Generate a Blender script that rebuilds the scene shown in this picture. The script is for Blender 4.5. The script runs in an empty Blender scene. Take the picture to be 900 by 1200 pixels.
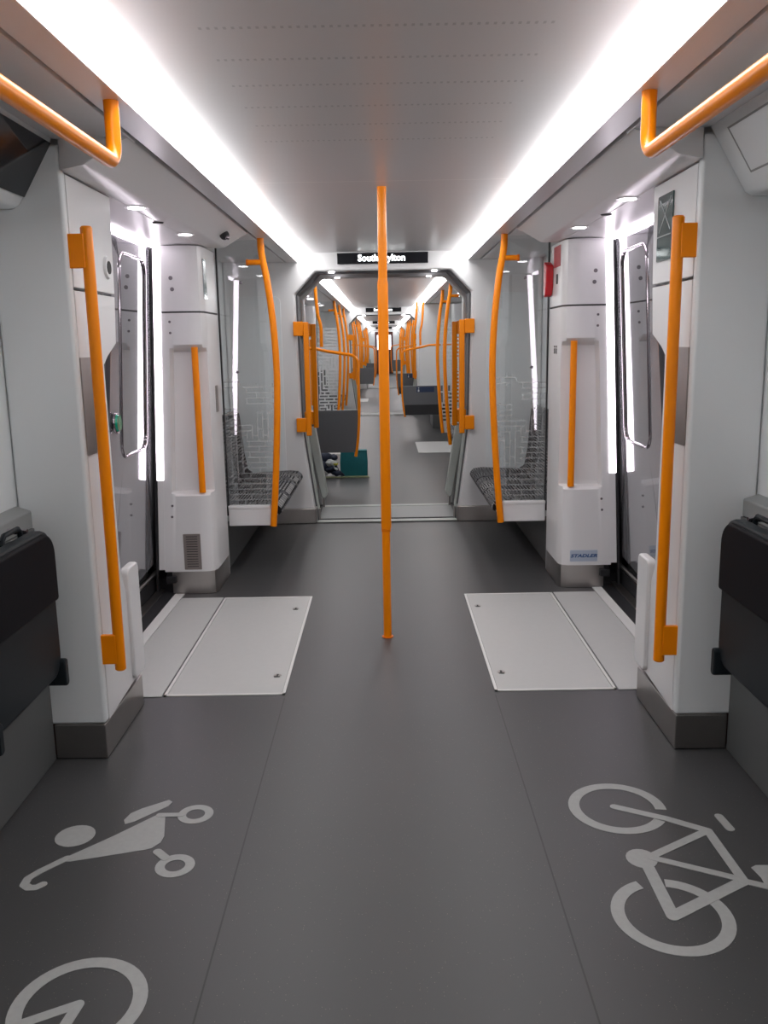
import bpy, bmesh, math, random
from mathutils import Vector, Matrix
random.seed(4)
scn = bpy.context.scene
col = scn.collection

# ------------------------------------------------------------------ materials
def mat(name, base=(.5,.5,.5), rough=.5, metal=0., emit=None, es=0., coat=0., spec=.5, noise=0., nscale=40., bump=0., aniso=0.):
    m = bpy.data.materials.new(name); m.use_nodes = True
    nt = m.node_tree; b = nt.nodes['Principled BSDF']
    b.inputs['Base Color'].default_value = (*base, 1)
    b.inputs['Roughness'].default_value = rough
    b.inputs['Metallic'].default_value = metal
    b.inputs['Coat Weight'].default_value = coat
    b.inputs['Coat Roughness'].default_value = .08
    b.inputs['Specular IOR Level'].default_value = spec
    if emit:
        b.inputs['Emission Color'].default_value = (*emit, 1)
        b.inputs['Emission Strength'].default_value = es
    if noise or bump:
        tc = nt.nodes.new('ShaderNodeTexCoord'); n = nt.nodes.new('ShaderNodeTexNoise')
        n.inputs['Scale'].default_value = nscale; n.inputs['Detail'].default_value = 3
        nt.links.new(tc.outputs['Object'], n.inputs['Vector'])
        if noise:
            mx = nt.nodes.new('ShaderNodeMix'); mx.data_type = 'RGBA'
            mx.inputs['A'].default_value = (*[c*(1-noise) for c in base], 1)
            mx.inputs['B'].default_value = (*[min(1, c*(1+noise)) for c in base], 1)
            nt.links.new(n.outputs['Fac'], mx.inputs['Factor'])
            nt.links.new(mx.outputs['Result'], b.inputs['Base Color'])
        if bump:
            bp = nt.nodes.new('ShaderNodeBump'); bp.inputs['Strength'].default_value = bump; bp.inputs['Distance'].default_value = .002
            nt.links.new(n.outputs['Fac'], bp.inputs['Height']); nt.links.new(bp.outputs['Normal'], b.inputs['Normal'])
    return m

M = {}
M['panel'] = mat('white_panel', (.72,.72,.72), .3, noise=.02, nscale=3)
M['panel_grey'] = mat('grey_white_panel', (.72,.745,.75), .36, noise=.02, nscale=3)
M['header'] = mat('header_panel', (.74,.73,.73), .27)
M['soffit'] = mat('soffit_panel', (.68,.665,.67), .3)
M['lower'] = mat('lower_wall_grey', (.115,.12,.12), .5, noise=.04, nscale=6)
M['ledge'] = mat('ledge_grey', (.27,.28,.275), .45)
M['orange'] = mat('orange_paint', (.93,.262,.0), .3, coat=0., spec=.3)
M['orange_dark'] = mat('orange_sleeve', (.80,.18,.0), .35, spec=.3)
M['steel'] = mat('brushed_steel', (.41,.39,.375), .32, metal=1., noise=.12, nscale=9)
M['grille'] = mat('grille_metal', (.30,.265,.25), .4, metal=.5)
M['chrome'] = mat('chrome', (.40,.36,.39), .12, metal=1.)
M['black'] = mat('black_rubber', (.015,.015,.017), .5)
M['gap'] = mat('dark_gap', (.03,.03,.03), .7)
M['screenblack'] = mat('black_display_glass', (.008,.009,.012), .08)
M['seatblack'] = mat('black_leatherette', (.007,.007,.009), .55, spec=.08, bump=.2, nscale=500)
M['seatshell'] = mat('charcoal_seat_shell', (.012,.016,.019), .4, spec=.13)
M['door'] = mat('door_lacquer', (.34,.34,.36), .045, metal=.45, coat=.5, spec=.8)
M['rubber_reflection'] = mat('dark_edge_brown_reflection', (.12,.065,.05), .4)  # dark rubber with a brownish reflection painted into its base colour
M['led'] = mat('white_strip_light', (.9,.9,.9), .5, emit=(1,.985,1.0), es=12.)
M['ledv'] = mat('pinkish_white_door_light', (.9,.9,.9), .5, emit=(1,.89,1.0), es=7.5)
M['spot'] = mat('downlight_lens', (.9,.9,.9), .5, emit=(1,.95,1.0), es=14.)
M['mark'] = mat('white_floor_paint', (.34,.345,.335), .5, noise=.1, nscale=60)
M['hatch'] = mat('light_grey_floor', (.47,.475,.46), .42, noise=.03, nscale=30)
M['hatchedge'] = mat('white_floor_strip', (.68,.68,.66), .4)
M['bellows'] = mat('bellows_grey', (.10,.10,.105), .6)
M['flap'] = mat('pale_grey_green_plastic', (.42,.45,.42), .45)
M['darkpanel'] = mat('dark_grey_panel', (.105,.108,.115), .45)
M['teal'] = mat('teal_fabric', (.0,.13,.15), .7, noise=.15, nscale=30)
M['navy'] = mat('navy_cloth', (.012,.02,.045), .7)
M['whitecloth'] = mat('white_cloth', (.6,.62,.62), .7)
M['yellow'] = mat('yellow_plastic', (.55,.5,.05), .5)
M['board'] = mat('pale_green_board', (.22,.25,.13), .5)
M['red'] = mat('red_plastic', (.62,.01,.02), .35, coat=.3)
M['redlabel'] = mat('red_label', (.45,.06,.07), .5)
M['green'] = mat('green_button', (.0,.25,.14), .25, coat=.6)
M['ink'] = mat('black_ink', (.02,.02,.02), .5)
M['blue_ink'] = mat('blue_ink', (.03,.09,.25), .4)
M['stickergrey'] = mat('silver_label', (.45,.52,.62), .35)
M['signtext'] = mat('lit_sign_text', (.9,.9,.9), .5, emit=(.95,1,1), es=2.6)
M['bluelabel'] = mat('dark_blue_label', (.015,.03,.08), .4)
M['winlit'] = mat('lit_cab_window', (.9,.9,.9), .4, emit=(.85,.92,1), es=1.8)
M['darkred'] = mat('dark_red_door', (.08,.02,.015), .4)
M['screw'] = mat('screw_head', (.16,.15,.16), .35, metal=1)

def nodes(m): return m.node_tree.nodes, m.node_tree.links
def math_node(N, L, op, a, b=None):
    n = N.new('ShaderNodeMath'); n.operation = op
    for i, v in enumerate((a, b)):
        if v is None: continue
        if isinstance(v, (int, float)): n.inputs[i].default_value = v
        else: L.new(v, n.inputs[i])
    return n.outputs[0]

# floor: dark speckled vinyl with two long welded seams
m = mat('grey_speckled_vinyl', (.10,.10,.102), .41); M['floor'] = m
N, L = nodes(m); b = N['Principled BSDF']
tc = N.new('ShaderNodeTexCoord'); sx = N.new('ShaderNodeSeparateXYZ'); L.new(tc.outputs['Object'], sx.inputs[0])
ax = math_node(N, L, 'ABSOLUTE', sx.outputs[0])
d = math_node(N, L, 'ABSOLUTE', math_node(N, L, 'SUBTRACT', ax, .435))
ln = math_node(N, L, 'MULTIPLY', math_node(N, L, 'LESS_THAN', d, .0022), math_node(N, L, 'LESS_THAN', sx.outputs[1], 3.38))
vo = N.new('ShaderNodeTexVoronoi'); vo.inputs['Scale'].default_value = 110; L.new(tc.outputs['Object'], vo.inputs['Vector'])
spk = math_node(N, L, 'LESS_THAN', vo.outputs['Distance'], .11)
sep = N.new('ShaderNodeSeparateColor'); L.new(vo.outputs['Color'], sep.inputs[0])
spk = math_node(N, L, 'MULTIPLY', spk, math_node(N, L, 'LESS_THAN', sep.outputs[0], .35))
no = N.new('ShaderNodeTexNoise'); no.inputs['Scale'].default_value = 1.4; L.new(tc.outputs['Object'], no.inputs['Vector'])
mx0 = N.new('ShaderNodeMix'); mx0.data_type = 'RGBA'; mx0.inputs['A'].default_value = (.049,.049,.050,1); mx0.inputs['B'].default_value = (.061,.061,.062,1); L.new(no.outputs['Fac'], mx0.inputs['Factor'])
mx1 = N.new('ShaderNodeMix'); mx1.data_type = 'RGBA'; L.new(spk, mx1.inputs['Factor']); L.new(mx0.outputs['Result'], mx1.inputs['A']); mx1.inputs['B'].default_value = (.20,.185,.15,1)
mx2 = N.new('ShaderNodeMix'); mx2.data_type = 'RGBA'; L.new(ln, mx2.inputs['Factor']); L.new(mx1.outputs['Result'], mx2.inputs['A']); mx2.inputs['B'].default_value = (.02,.02,.02,1)
L.new(mx2.outputs['Result'], b.inputs['Base Color'])

# ceiling: satin panel with rows of tiny perforations and one cross joint
m = mat('satin_ceiling', (.62,.60,.60), .33); M['ceiling'] = m
N, L = nodes(m); b = N['Principled BSDF']
tc = N.new('ShaderNodeTexCoord'); sx = N.new('ShaderNodeSeparateXYZ'); L.new(tc.outputs['Object'], sx.inputs[0])
yy = sx.outputs[1]
dy = math_node(N, L, 'ABSOLUTE', math_node(N, L, 'SUBTRACT', math_node(N, L, 'FRACT', math_node(N, L, 'DIVIDE', math_node(N, L, 'ADD', yy, 20.015), .22)), .5))
row = math_node(N, L, 'LESS_THAN', dy, .035)
dx = math_node(N, L, 'FRACT', math_node(N, L, 'MULTIPLY', sx.outputs[0], 55.))
dot = math_node(N, L, 'MULTIPLY', row, math_node(N, L, 'LESS_THAN', dx, .4))
dot = math_node(N, L, 'MULTIPLY', dot, math_node(N, L, 'LESS_THAN', math_node(N, L, 'ABSOLUTE', sx.outputs[0]), .40))
dot = math_node(N, L, 'MULTIPLY', dot, math_node(N, L, 'LESS_THAN', yy, 3.3))
jn = math_node(N, L, 'LESS_THAN', math_node(N, L, 'ABSOLUTE', math_node(N, L, 'SUBTRACT', yy, 3.98)), .004)
mxa = N.new('ShaderNodeMix'); mxa.data_type = 'RGBA'; L.new(math_node(N, L, 'MULTIPLY', dot, .5), mxa.inputs['Factor']); mxa.inputs['A'].default_value = (.62,.60,.60,1); mxa.inputs['B'].default_value = (.25,.25,.25,1)
mxb = N.new('ShaderNodeMix'); mxb.data_type = 'RGBA'; L.new(jn, mxb.inputs['Factor']); L.new(mxa.outputs['Result'], mxb.inputs['A']); mxb.inputs['B'].default_value = (.8,.77,.75,1)
L.new(mxb.outputs['Result'], b.inputs['Base Color'])

# seat moquette: maze of dark and light strokes
def maze(N, L, vec, scale, mortar):
    outs = []
    for k, rot in enumerate((0, 90)):
        mp = N.new('ShaderNodeMapping'); mp.inputs['Rotation'].default_value = (0, 0, math.radians(rot)); L.new(vec, mp.inputs['Vector'])
        mp.inputs['Location'].default_value = (k*.37, k*.21, 0)
        br = N.new('ShaderNodeTexBrick'); br.inputs['Scale'].default_value = scale; br.inputs['Mortar Size'].default_value = mortar
        br.inputs['Brick Width'].default_value = .9; br.inputs['Row Height'].default_value = .3; br.offset = .4
        L.new(mp.outputs[0], br.inputs['Vector']); outs.append(br.outputs['Fac'])
    vo = N.new('ShaderNodeTexVoronoi'); vo.distance = 'CHEBYCHEV'; vo.inputs['Scale'].default_value = scale*.55; L.new(vec, vo.inputs['Vector'])
    sp = N.new('ShaderNodeSeparateColor'); L.new(vo.outputs['Color'], sp.inputs[0])
    sel = math_node(N, L, 'GREATER_THAN', sp.outputs[0], .5)
    mx = N.new('ShaderNodeMix'); L.new(sel, mx.inputs['Factor']); L.new(outs[0], mx.inputs['A']); L.new(outs[1], mx.inputs['B'])
    return mx.outputs['Result'], sp.outputs[1]
m = mat('maze_moquette', (.2,.2,.2), .9, spec=.2); M['fabric'] = m
N, L = nodes(m); b = N['Principled BSDF']
tc = N.new('ShaderNodeTexCoord'); sx = N.new('ShaderNodeSeparateXYZ'); L.new(tc.outputs['Object'], sx.inputs[0])
cb = N.new('ShaderNodeCombineXYZ'); L.new(math_node(N, L, 'ADD', sx.outputs[0], sx.outputs[2]), cb.inputs[0]); L.new(sx.outputs[1], cb.inputs[1])
fac, rnd = maze(N, L, cb.outputs[0], 14., .075)
m1 = N.new('ShaderNodeMix'); m1.data_type = 'RGBA'; L.new(rnd, m1.inputs['Factor']); m1.inputs['A'].default_value = (.14,.145,.155,1); m1.inputs['B'].default_value = (.30,.295,.29,1)
m2 = N.new('ShaderNodeMix'); m2.data_type = 'RGBA'; L.new(fac, m2.inputs['Factor']); L.new(m1.outputs['Result'], m2.inputs['A']); m2.inputs['B'].default_value = (.012,.012,.014,1)
L.new(m2.outputs['Result'], b.inputs['Base Color'])

# draught-screen glass: clear, reflective, with an etched maze low down
def glass_mat(name, etch_top, amount, tint=(.93,.95,.95), sc=9., mo=.035):
    m = bpy.data.materials.new(name); m.use_nodes = True; N, L = nodes(m); N.clear()
    out = N.new('ShaderNodeOutputMaterial'); tr = N.new('ShaderNodeBsdfTransparent'); tr.inputs[0].default_value = (*tint, 1)
    gl = N.new('ShaderNodeBsdfGlossy'); gl.inputs['Roughness'].default_value = .015; gl.inputs[0].default_value = (1,1,1,1)
    fr = N.new('ShaderNodeFresnel'); fr.inputs[0].default_value = 1.5
    f2 = math_node(N, L, 'MULTIPLY', fr.outputs[0], 1.7)
    cl = N.new('ShaderNodeClamp'); L.new(f2, cl.inputs[0])
    ms = N.new('ShaderNodeMixShader'); L.new(cl.outputs[0], ms.inputs[0]); L.new(tr.outputs[0], ms.inputs[1]); L.new(gl.outputs[0], ms.inputs[2])
    last = ms.outputs[0]
    if amount:
        tc = N.new('ShaderNodeTexCoord'); sx = N.new('ShaderNodeSeparateXYZ'); L.new(tc.outputs['Object'], sx.inputs[0])
        cb = N.new('ShaderNodeCombineXYZ'); L.new(sx.outputs[0], cb.inputs[0]); L.new(sx.outputs[2], cb.inputs[1])
        fac, rnd = maze(N, L, cb.outputs[0], sc, mo)
        hz = math_node(N, L, 'LESS_THAN', math_node(N, L, 'ADD', sx.outputs[2], math_node(N, L, 'MULTIPLY', rnd, .5)), etch_top)
        mask = math_node(N, L, 'MULTIPLY', math_node(N, L, 'MULTIPLY', fac, hz), amount)
        df = N.new('ShaderNodeBsdfDiffuse'); df.inputs[0].default_value = (.75,.77,.78,1)
        m3 = N.new('ShaderNodeMixShader'); L.new(mask, m3.inputs[0]); L.new(last, m3.inputs[1]); L.new(df.outputs[0], m3.inputs[2]); last = m3.outputs[0]
    L.new(last, out.inputs[0]); return m
M['glass'] = glass_mat('etched_screen_glass', 1.0, .2)
M['glass_far'] = glass_mat('maze_etched_glass', 1.5, .85, sc=6.5, mo=.07)
M['winglass'] = mat('dark_tinted_window_glass', (.36,.37,.38), .02, metal=.75, spec=1.)
M['mirror'] = mat('dark_green_mirror', (.02,.06,.055), .06, coat=.6)

# ------------------------------------------------------------------ mesh helpers
class MB:
    def __init__(s): s.bm = bmesh.new()
    def box(s, a, b):
        x0,x1 = sorted((a[0],b[0])); y0,y1 = sorted((a[1],b[1])); z0,z1 = sorted((a[2],b[2]))
        v = [s.bm.verts.new(p) for p in ((x0,y0,z0),(x1,y0,z0),(x1,y1,z0),(x0,y1,z0),(x0,y0,z1),(x1,y0,z1),(x1,y1,z1),(x0,y1,z1))]
        for f in ((3,2,1,0),(4,5,6,7),(0,1,5,4),(1,2,6,5),(2,3,7,6),(3,0,4,7)): s.bm.faces.new([v[i] for i in f])
        return s
    def loft(s, rings, cap=True, closed=False):
        R = [[s.bm.verts.new(p) for p in r] for r in rings]
        n = len(R[0]); k = len(R)
        for i in range(k if closed else k-1):
            A, B = R[i], R[(i+1) % k]
            for j in range(n): s.bm.faces.new((A[j], A[(j+1)%n], B[(j+1)%n], B[j]))
        if cap and not closed: s.bm.faces.new(list(reversed(R[0]))); s.bm.faces.new(R[-1])
        return s
    def prism(s, pts, axis, a, b):
        def P(p, t):
            return (t,p[0],p[1]) if axis == 'x' else (p[0],t,p[1]) if axis == 'y' else (p[0],p[1],t)
        return s.loft([[P(p,a) for p in pts], [P(p,b) for p in pts]])
    def tube(s, path, r, seg=14, closed=False, rx=None):
        path = [Vector(p) for p in path]; n = len(path); rings = []
        t0 = (path[1]-path[0]).normalized()
        up = Vector((0,0,1)) if abs(t0.z) < .9 else Vector((1,0,0))
        u = t0.cross(up).normalized()
        for i in range(n):
            if closed: t = (path[(i+1)%n]-path[i-1]).normalized()
            else: t = (path[min(i+1,n-1)]-path[max(i-1,0)]).normalized()
            u = (u - t*u.dot(t)).normalized(); w = t.cross(u)
            rr = r[i] if isinstance(r, (list, tuple)) else r
            rings.append([path[i]+u*math.cos(2*math.pi*k/seg)*rr+w*math.sin(2*math.pi*k/seg)*rr for k in range(seg)])
        return s.loft(rings, closed=closed)
    def disc(s, c, axis, r, h, seg=20, r2=None):
        r2 = r if r2 is None else r2
        ax = Vector(axis).normalized(); up = Vector((0,0,1)) if abs(ax.z) < .9 else Vector((1,0,0))
        u = ax.cross(up).normalized(); w = ax.cross(u); c = Vector(c)
        rings = [[c+ax*t+(u*math.cos(2*math.pi*k/seg)+w*math.sin(2*math.pi*k/seg))*q for k in range(seg)] for t, q in ((0,r),(h,r2))]
        return s.loft(rings)
    def sphere(s, c, r, sc=(1,1,1), seg=14):
        mt = Matrix.Translation(c) @ Matrix.Diagonal((*[r*k for k in sc],1))
        bmesh.ops.create_uvsphere(s.bm, u_segments=seg, v_segments=seg//2+2, radius=1, matrix=mt); return s
    def ring2d(s, c, r0, r1, a0, a1, z0, z1, seg=48):
        full = abs(a1-a0) >= 359.9
        A = [math.radians(a0+(a1-a0)*i/seg) for i in range(seg if full else seg+1)]
        rings = [[(c[0]+r*math.cos(a), c[1]+r*math.sin(a), z) for r, z in ((r0,z0),(r1,z0),(r1,z1),(r0,z1))] for a in A]
        return s.loft(rings, closed=full)
    _k = 0
    def stroke(s, pts, w, z0, z1):
        for (a, b) in zip(pts[:-1], pts[1:]):
            a = Vector(a); b = Vector(b); t = (b-a).normalized(); n = Vector((-t.y, t.x)); poly = []
            for k in range(9):
                an = math.pi/2+math.pi*k/8; poly.append(a + (t*math.cos(an)+n*math.sin(an))*w/2)
            for k in range(9):
                an = -math.pi/2+math.pi*k/8; poly.append(b + (t*math.cos(an)+n*math.sin(an))*w/2)
            s._k += 1; s.prism([(p.x,p.y) for p in poly], 'z', z0, z1+.00012*s._k)
        return s
def rrect(x0, x1, y0, y1, r, n=6):
    pts = []
    for cx, cy, a in ((x1-r,y1-r,0),(x0+r,y1-r,90),(x0+r,y0+r,180),(x1-r,y0+r,270)):
        for k in range(n+1):
            t = math.radians(a+90*k/n); pts.append((cx+r*math.cos(t), cy+r*math.sin(t)))
    return pts
def smooth_path(pts, n=8):
    P = [Vector(p) for p in pts]; P = [P[0]*2-P[1]] + P + [P[-1]*2-P[-2]]; out = []
    for i in range(1, len(P)-2):
        for k in range(n):
            t = k/n; a,b,c,d = P[i-1:i+3]
            out.append(.5*((2*b)+(c-a)*t+(2*a-5*b+4*c-d)*t*t+(3*b-a-3*c+d)*t**3))
    out.append(P[-2]); return out

def link(name, mb, material, parent=None, bevel=0., smooth=True, loc=None, seg=2):
    me = bpy.data.meshes.new(name)
    bmesh.ops.recalc_face_normals(mb.bm, faces=mb.bm.faces)
    if parent is not None:
        off = Vector(parent['_o'])
    else:
        xs = [v.co for v in mb.bm.verts]
        lo = Vector([min(v[i] for v in xs) for i in range(3)]); hi = Vector([max(v[i] for v in xs) for i in range(3)])
        off = Vector(((lo.x+hi.x)/2, (lo.y+hi.y)/2, lo.z)) if loc is None else Vector(loc)
    bmesh.ops.translate(mb.bm, verts=mb.bm.verts, vec=-off)
    mb.bm.to_mesh(me); mb.bm.free()
    me.materials.append(M[material] if isinstance(material, str) else material)
    o = bpy.data.objects.new(name, me); col.objects.link(o); o['_o'] = tuple(off)
    if parent is not None: o.parent = parent
    else: o.location = off
    if smooth:
        for p in me.polygons: p.use_smooth = True
        me.set_sharp_from_angle(angle=math.radians(32))
    if bevel:
        md = o.modifiers.new('bevel', 'BEVEL'); md.width = bevel; md.segments = seg; md.limit_method = 'ANGLE'; md.angle_limit = math.radians(35); md.harden_normals = True
    return o
def thing(name, label, cat, loc, group=None):
    o = bpy.data.objects.new(name, None); col.objects.link(o); o.location = loc; o['_o'] = tuple(loc)
    o.empty_display_size = .1
    o['label'] = label; o['category'] = cat
    if group: o['group'] = group
    return o
def tag(o, label, cat, group=None):
    o['label'] = label; o['category'] = cat
    if group: o['group'] = group
    return o
def struct(name, mb, material, bevel=0., smooth=True, loc=None):
    o = link(name, mb, material, None, bevel, smooth, loc); o['kind'] = 'structure'; return o
def text_mesh(txt, size, shear=0., bold=0., depth=.001):
    cu = bpy.data.curves.new('t', 'FONT'); cu.body = txt; cu.size = size; cu.align_x = 'CENTER'; cu.align_y = 'CENTER'; cu.shear = shear; cu.offset = bold; cu.extrude = depth; cu.resolution_u = 3
    o = bpy.data.objects.new('t', cu); col.objects.link(o)
    dg = bpy.context.evaluated_depsgraph_get(); me = bpy.data.meshes.new_from_object(o.evaluated_get(dg))
    bpy.data.objects.remove(o); return me
def place_text(name, me, material, parent, mtx):
    me.materials.clear(); me.materials.append(M[material])
    mt = Matrix.Translation(-Vector(parent['_o'])) @ mtx
    me.transform(mt); o = bpy.data.objects.new(name, me); col.objects.link(o); o.parent = parent; o['_o'] = parent['_o']; return o
SIDE = {-1: 'left', 1: 'right'}
YB, YE = -2.8, 42.0
PORT = [6.95, 17.55, 28.15, 38.75]     # near face of each carriage end

# ------------------------------------------------------------------ shell
f = MB().box((-1.42,YB,-.06),(1.42,YE,0)); struct('floor', f, 'floor', smooth=False, loc=(0,0,0))
c = MB().box((-.57,YB,2.12),(.57,YE,2.16)); struct('ceiling', c, 'ceiling', smooth=False, loc=(0,0,2.12))
struct('wall_back', MB().box((-1.42,YB-.06,0),(1.42,YB,2.2)), 'panel')
struct('wall_front', MB().box((-1.3,YE,0),(1.3,YE+.06,2.2)), 'panel_grey')
for s in (-1, 1):
    S = SIDE[s]
    # near wall: upper panel with lower grey box and ledge, car body wall behind
    w = MB().box((s*1.24,YB,.86),(s*1.30,2.9,2.0)); struct('wall_'+S, w, 'panel_grey', .004)
    w = MB().box((s*1.185,YB,0),(s*1.30,2.864,.84)); struct('trim_1' if s<0 else 'trim_2', w, 'lower', .004)
    w = MB().prism([(s*1.19,.84),(s*1.19,.90),(s*1.24,.915),(s*1.30,.915),(s*1.30,.84)], 'y', YB, 2.864); struct('trim_3' if s<0 else 'trim_4', w, 'ledge', .006)
    # far walls of the bench bays and following carriages
    w = MB().box((s*1.24,5.36,0),(s*1.30,YE,2.1)); struct('wall_%s_far' % S, w, 'panel_grey')
    # soffits beside the strip lights
    w = MB().prism([(s*.655,2.05),(s*.745,2.052),(s*.745,2.075),(s*.655,2.075)], 'y', YB, YE); struct('trim_5' if s<0 else 'trim_6', w, 'soffit', .003)
    w = MB().box((s*.745,YB,2.075),(s*.77,YE,2.085)); struct('trim_7' if s<0 else 'trim_8', w, 'gap')
    w = MB().prism([(s*.758,2.052),(s*1.02,2.068),(s*1.02,2.10),(s*.758,2.085)], 'y', YB, 2.864); struct('trim_9' if s<0 else 'trim_10', w, 'soffit', .003)
    w = MB().prism([(s*.758,2.052),(s*1.26,2.06),(s*1.26,2.10),(s*.758,2.085)], 'y', 5.12, YE); struct('trim_11' if s<0 else 'trim_12', w, 'soffit', .003)
    # door header: sloping fascia, then the flat vestibule soffit
    prof = [(.762,2.05),(.80,2.035),(.893,1.982),(.905,1.976),(1.42,1.976),(1.42,2.12),(.762,2.12)]
    near = [(s*x,2.87 if x>.99 else 2.865-(1.0-x)*0.8,z) for x,z in prof]
    prof_in = prof[:4]+[(1.0,1.976),(1.0,2.10),(.762,2.10)]
    w = MB().loft([[(s*x,2.862 if x>=1.0 else 2.79,z) for x,z in prof_in], [(s*x,5.15,z) for x,z in prof_in]]).box((s*1.0,2.908,1.976),(s*1.42,5.15,2.10))
    struct('trim_13' if s<0 else 'trim_14', w, 'header', .004)
    # strip light lens, segmented
    edges = [YB+.05, 2.19, 4.6, 6.93]
    for k in range(4):
        y0 = PORT[k]+.95; edges_k = [y0, y0+4.85, y0+9.63] if k < 3 else [y0, YE-.02]
        edges_all = edges if k == 0 else None
        if k == 0: segs = list(zip(edges[:-1], edges[1:])) + list(zip(edges_k[:-1], edges_k[1:]))
        else: segs = list(zip(edges_k[:-1], edges_k[1:]))
        for (a, b_) in segs:
            q = MB().prism([(s*.568,2.118),(s*.60,2.085),(s*.652,2.052),(s*.66,2.066),(s*.58,2.135)], 'y', a+.004, b_-.004)
            o = link('strip_light', q, 'led')
            nth = {0:'nearest the camera',1:'between the overhead rail and the door',2:'ending at the destination sign'}
            if b_ < 7:
                i = segs.index((a,b_)); lab = 'long white ceiling strip light on the %s, %s' % (S, nth[i])
            else:
                i = 0 if a < y0+1 else 1
                lab = 'white ceiling strip light on the %s in the %s carriage beyond the gangway, %s half' % (S, ['first','second','third','fourth'][k], ['near','far'][i])
            tag(o, lab, 'light', 'ceiling strip lights')

# carriage end bulkheads with octagonal openings
half = [(.572,0),(.578,.09),(.668,.77),(.687,1.81),(.525,1.98)]
outl = [(-1.24,0)] + [(-x,z) for x,z in half] + [(x,z) for x,z in reversed(half)] + [(1.24,0),(1.24,2.14),(-1.24,2.14)]
NTH = ['first','second','third','fourth']
def bulkhead(idx, y0, y1, front):
    struct('trim_%d' % (20+idx), MB().prism(outl, 'y', y0, y1), 'panel', .018 if idx < 2 else 0.)
for k, py in enumerate(PORT):
    bulkhead(2*k, py, py+.08, True); bulkhead(2*k+1, py+.78, py+.86, False)
    # bellows tunnel
    hb = [(.60,.0),(.61,.1),(.70,.78),(.715,1.83),(.535,2.02)]
    ho = [(x+.05,z+(.05 if z>1.9 else 0)) for x,z in hb]
    mb = MB()
    for i in range(9):
        ya = py+.085+i*.0765
        inn = [(-x,z) for x,z in hb]+[(x,z) for x,z in reversed(hb)]; ou = [(-x,z) for x,z in ho]+[(x,z) for x,z in reversed(ho)]
        mb.prism(inn+list(reversed(ou)), 'y', ya, ya+.0762)
    struct('trim_%d' % (40+k), mb, 'bellows')
    # dark inner frame seen just inside the opening
    hi = [(x-.012,z if z<1.9 else z-.012) for x,z in half]
    mb = MB(); inn = [(-x,z) for x,z in hi]+[(x,z) for x,z in reversed(hi)]
    ou = [(-x-.02,z+(.02 if z>1.9 else 0)) for x,z in half]+[(x+.02,z+(.02 if z>1.9 else 0)) for x,z in reversed(half)]
    mb.prism(inn+list(reversed(ou)), 'y', py+.081, py+.15); struct('trim_%d' % (50+k), mb, 'bellows')
    # gangway floor plate with pale edges
    g = thing('gangway_floor_plate', 'grey gangway floor plate with pale metal edges in the %s gangway' % NTH[k], 'floor plate', (0,py+.4,0), 'gangway floor plates')
    link('plate', MB().box((-.568,py+.0,.0005),(.568,py+.76,.006)), 'ledge', g)
    for (a,b_,mt) in ((-.02,.05,'flap'),(.10,.125,'gap'),(.66,.72,'flap')):
        link('edge_strip', MB().box((-.567,py+a,.006),(.567,py+b_,.010)), mt, g)
    # downlights in the opening head
    for j, (yy_, xx_) in enumerate(((py+.04,.40),(py+.70,.39))):
        for s in (-1,1):
            if k > 1: continue
            o = link('downlight', MB().disc((s*xx_, yy_, 1.979 if j==0 else 1.985), (0,0,-1), .022, .008), 'spot')
            tag(o, 'small round light over the %s side of the %s gangway, %s one' % (SIDE[s], NTH[k], ['near','far'][j]), 'light', 'gangway downlights')
    # destination sign
    if True:
        sg = thing('destination_sign', 'black destination display above the %s gangway opening%s' % (NTH[k], ', behind the centre pole' if k==0 else ''), 'sign', (0,py,2.02), 'destination signs')
        link('housing', MB().box((-.35,py-.022,2.030),(.35,py-.0005,2.112)), 'screenblack', sg, .003)
        me = text_mesh('South Hylton', .068, 0, .0022)
        place_text('lettering', me, 'signtext', sg, Matrix.Translation((-.008,py-.024,2.071)) @ Matrix.Rotation(math.pi/2,4,'X'))
    # slanted pale covers at both edges of the bellows
    for s in (-1,1):
        for j, ya in enumerate((py+.085, py+.62)):
            if k > 1 and j == 0: continue
            fl = thing('gangway_cover', 'slanted pale plastic cover low on the %s side of the %s gangway, %s one' % (SIDE[s], NTH[k], ['near','far'][j]), 'gangway cover', (s*.56,ya,0), 'gangway covers')
            pts = [(s*.612,.72),(s*.668,.72),(s*.668,.60),(s*.578,.10),(s*.545,.085),(s*.52,.13)] if j else [(s*.635,.74),(s*.675,.74),(s*.60,.09),(s*.556,.09)]
            link('cover', MB().prism(pts, 'y', ya, ya+.11), 'flap', fl, .012)
            link('foot_post', MB().box((s*.548,ya+.02,.010),(s*.566,ya+.05,.10)), 'steel', fl)
        # flat orange grab bars at both ends of the gangway
        for j, ya in enumerate((py-.005, py+.66)):
            if k > 2: continue
            gb = thing('gangway_grab_bar', 'flat orange grab bar on the %s side of the %s gangway, %s one' % (SIDE[s], NTH[k], ['near','far'][j]), 'grab bar', (s*.62,ya,.72), 'gangway grab bars')
            dxx = 0 if j == 0 else -.005
            link('bar', MB().box((s*(.585+dxx),ya-.045,.715),(s*(.628+dxx),ya-.02,1.60)), 'orange', gb, .008)
            for zz in (.80,1.55):
                link('bracket', MB().box((s*(.628+dxx),ya-.040,zz-.055),(s*(.705+dxx),(py-.0003 if j==0 else py+.7797),zz+.055)), 'orange', gb, .006)

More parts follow.
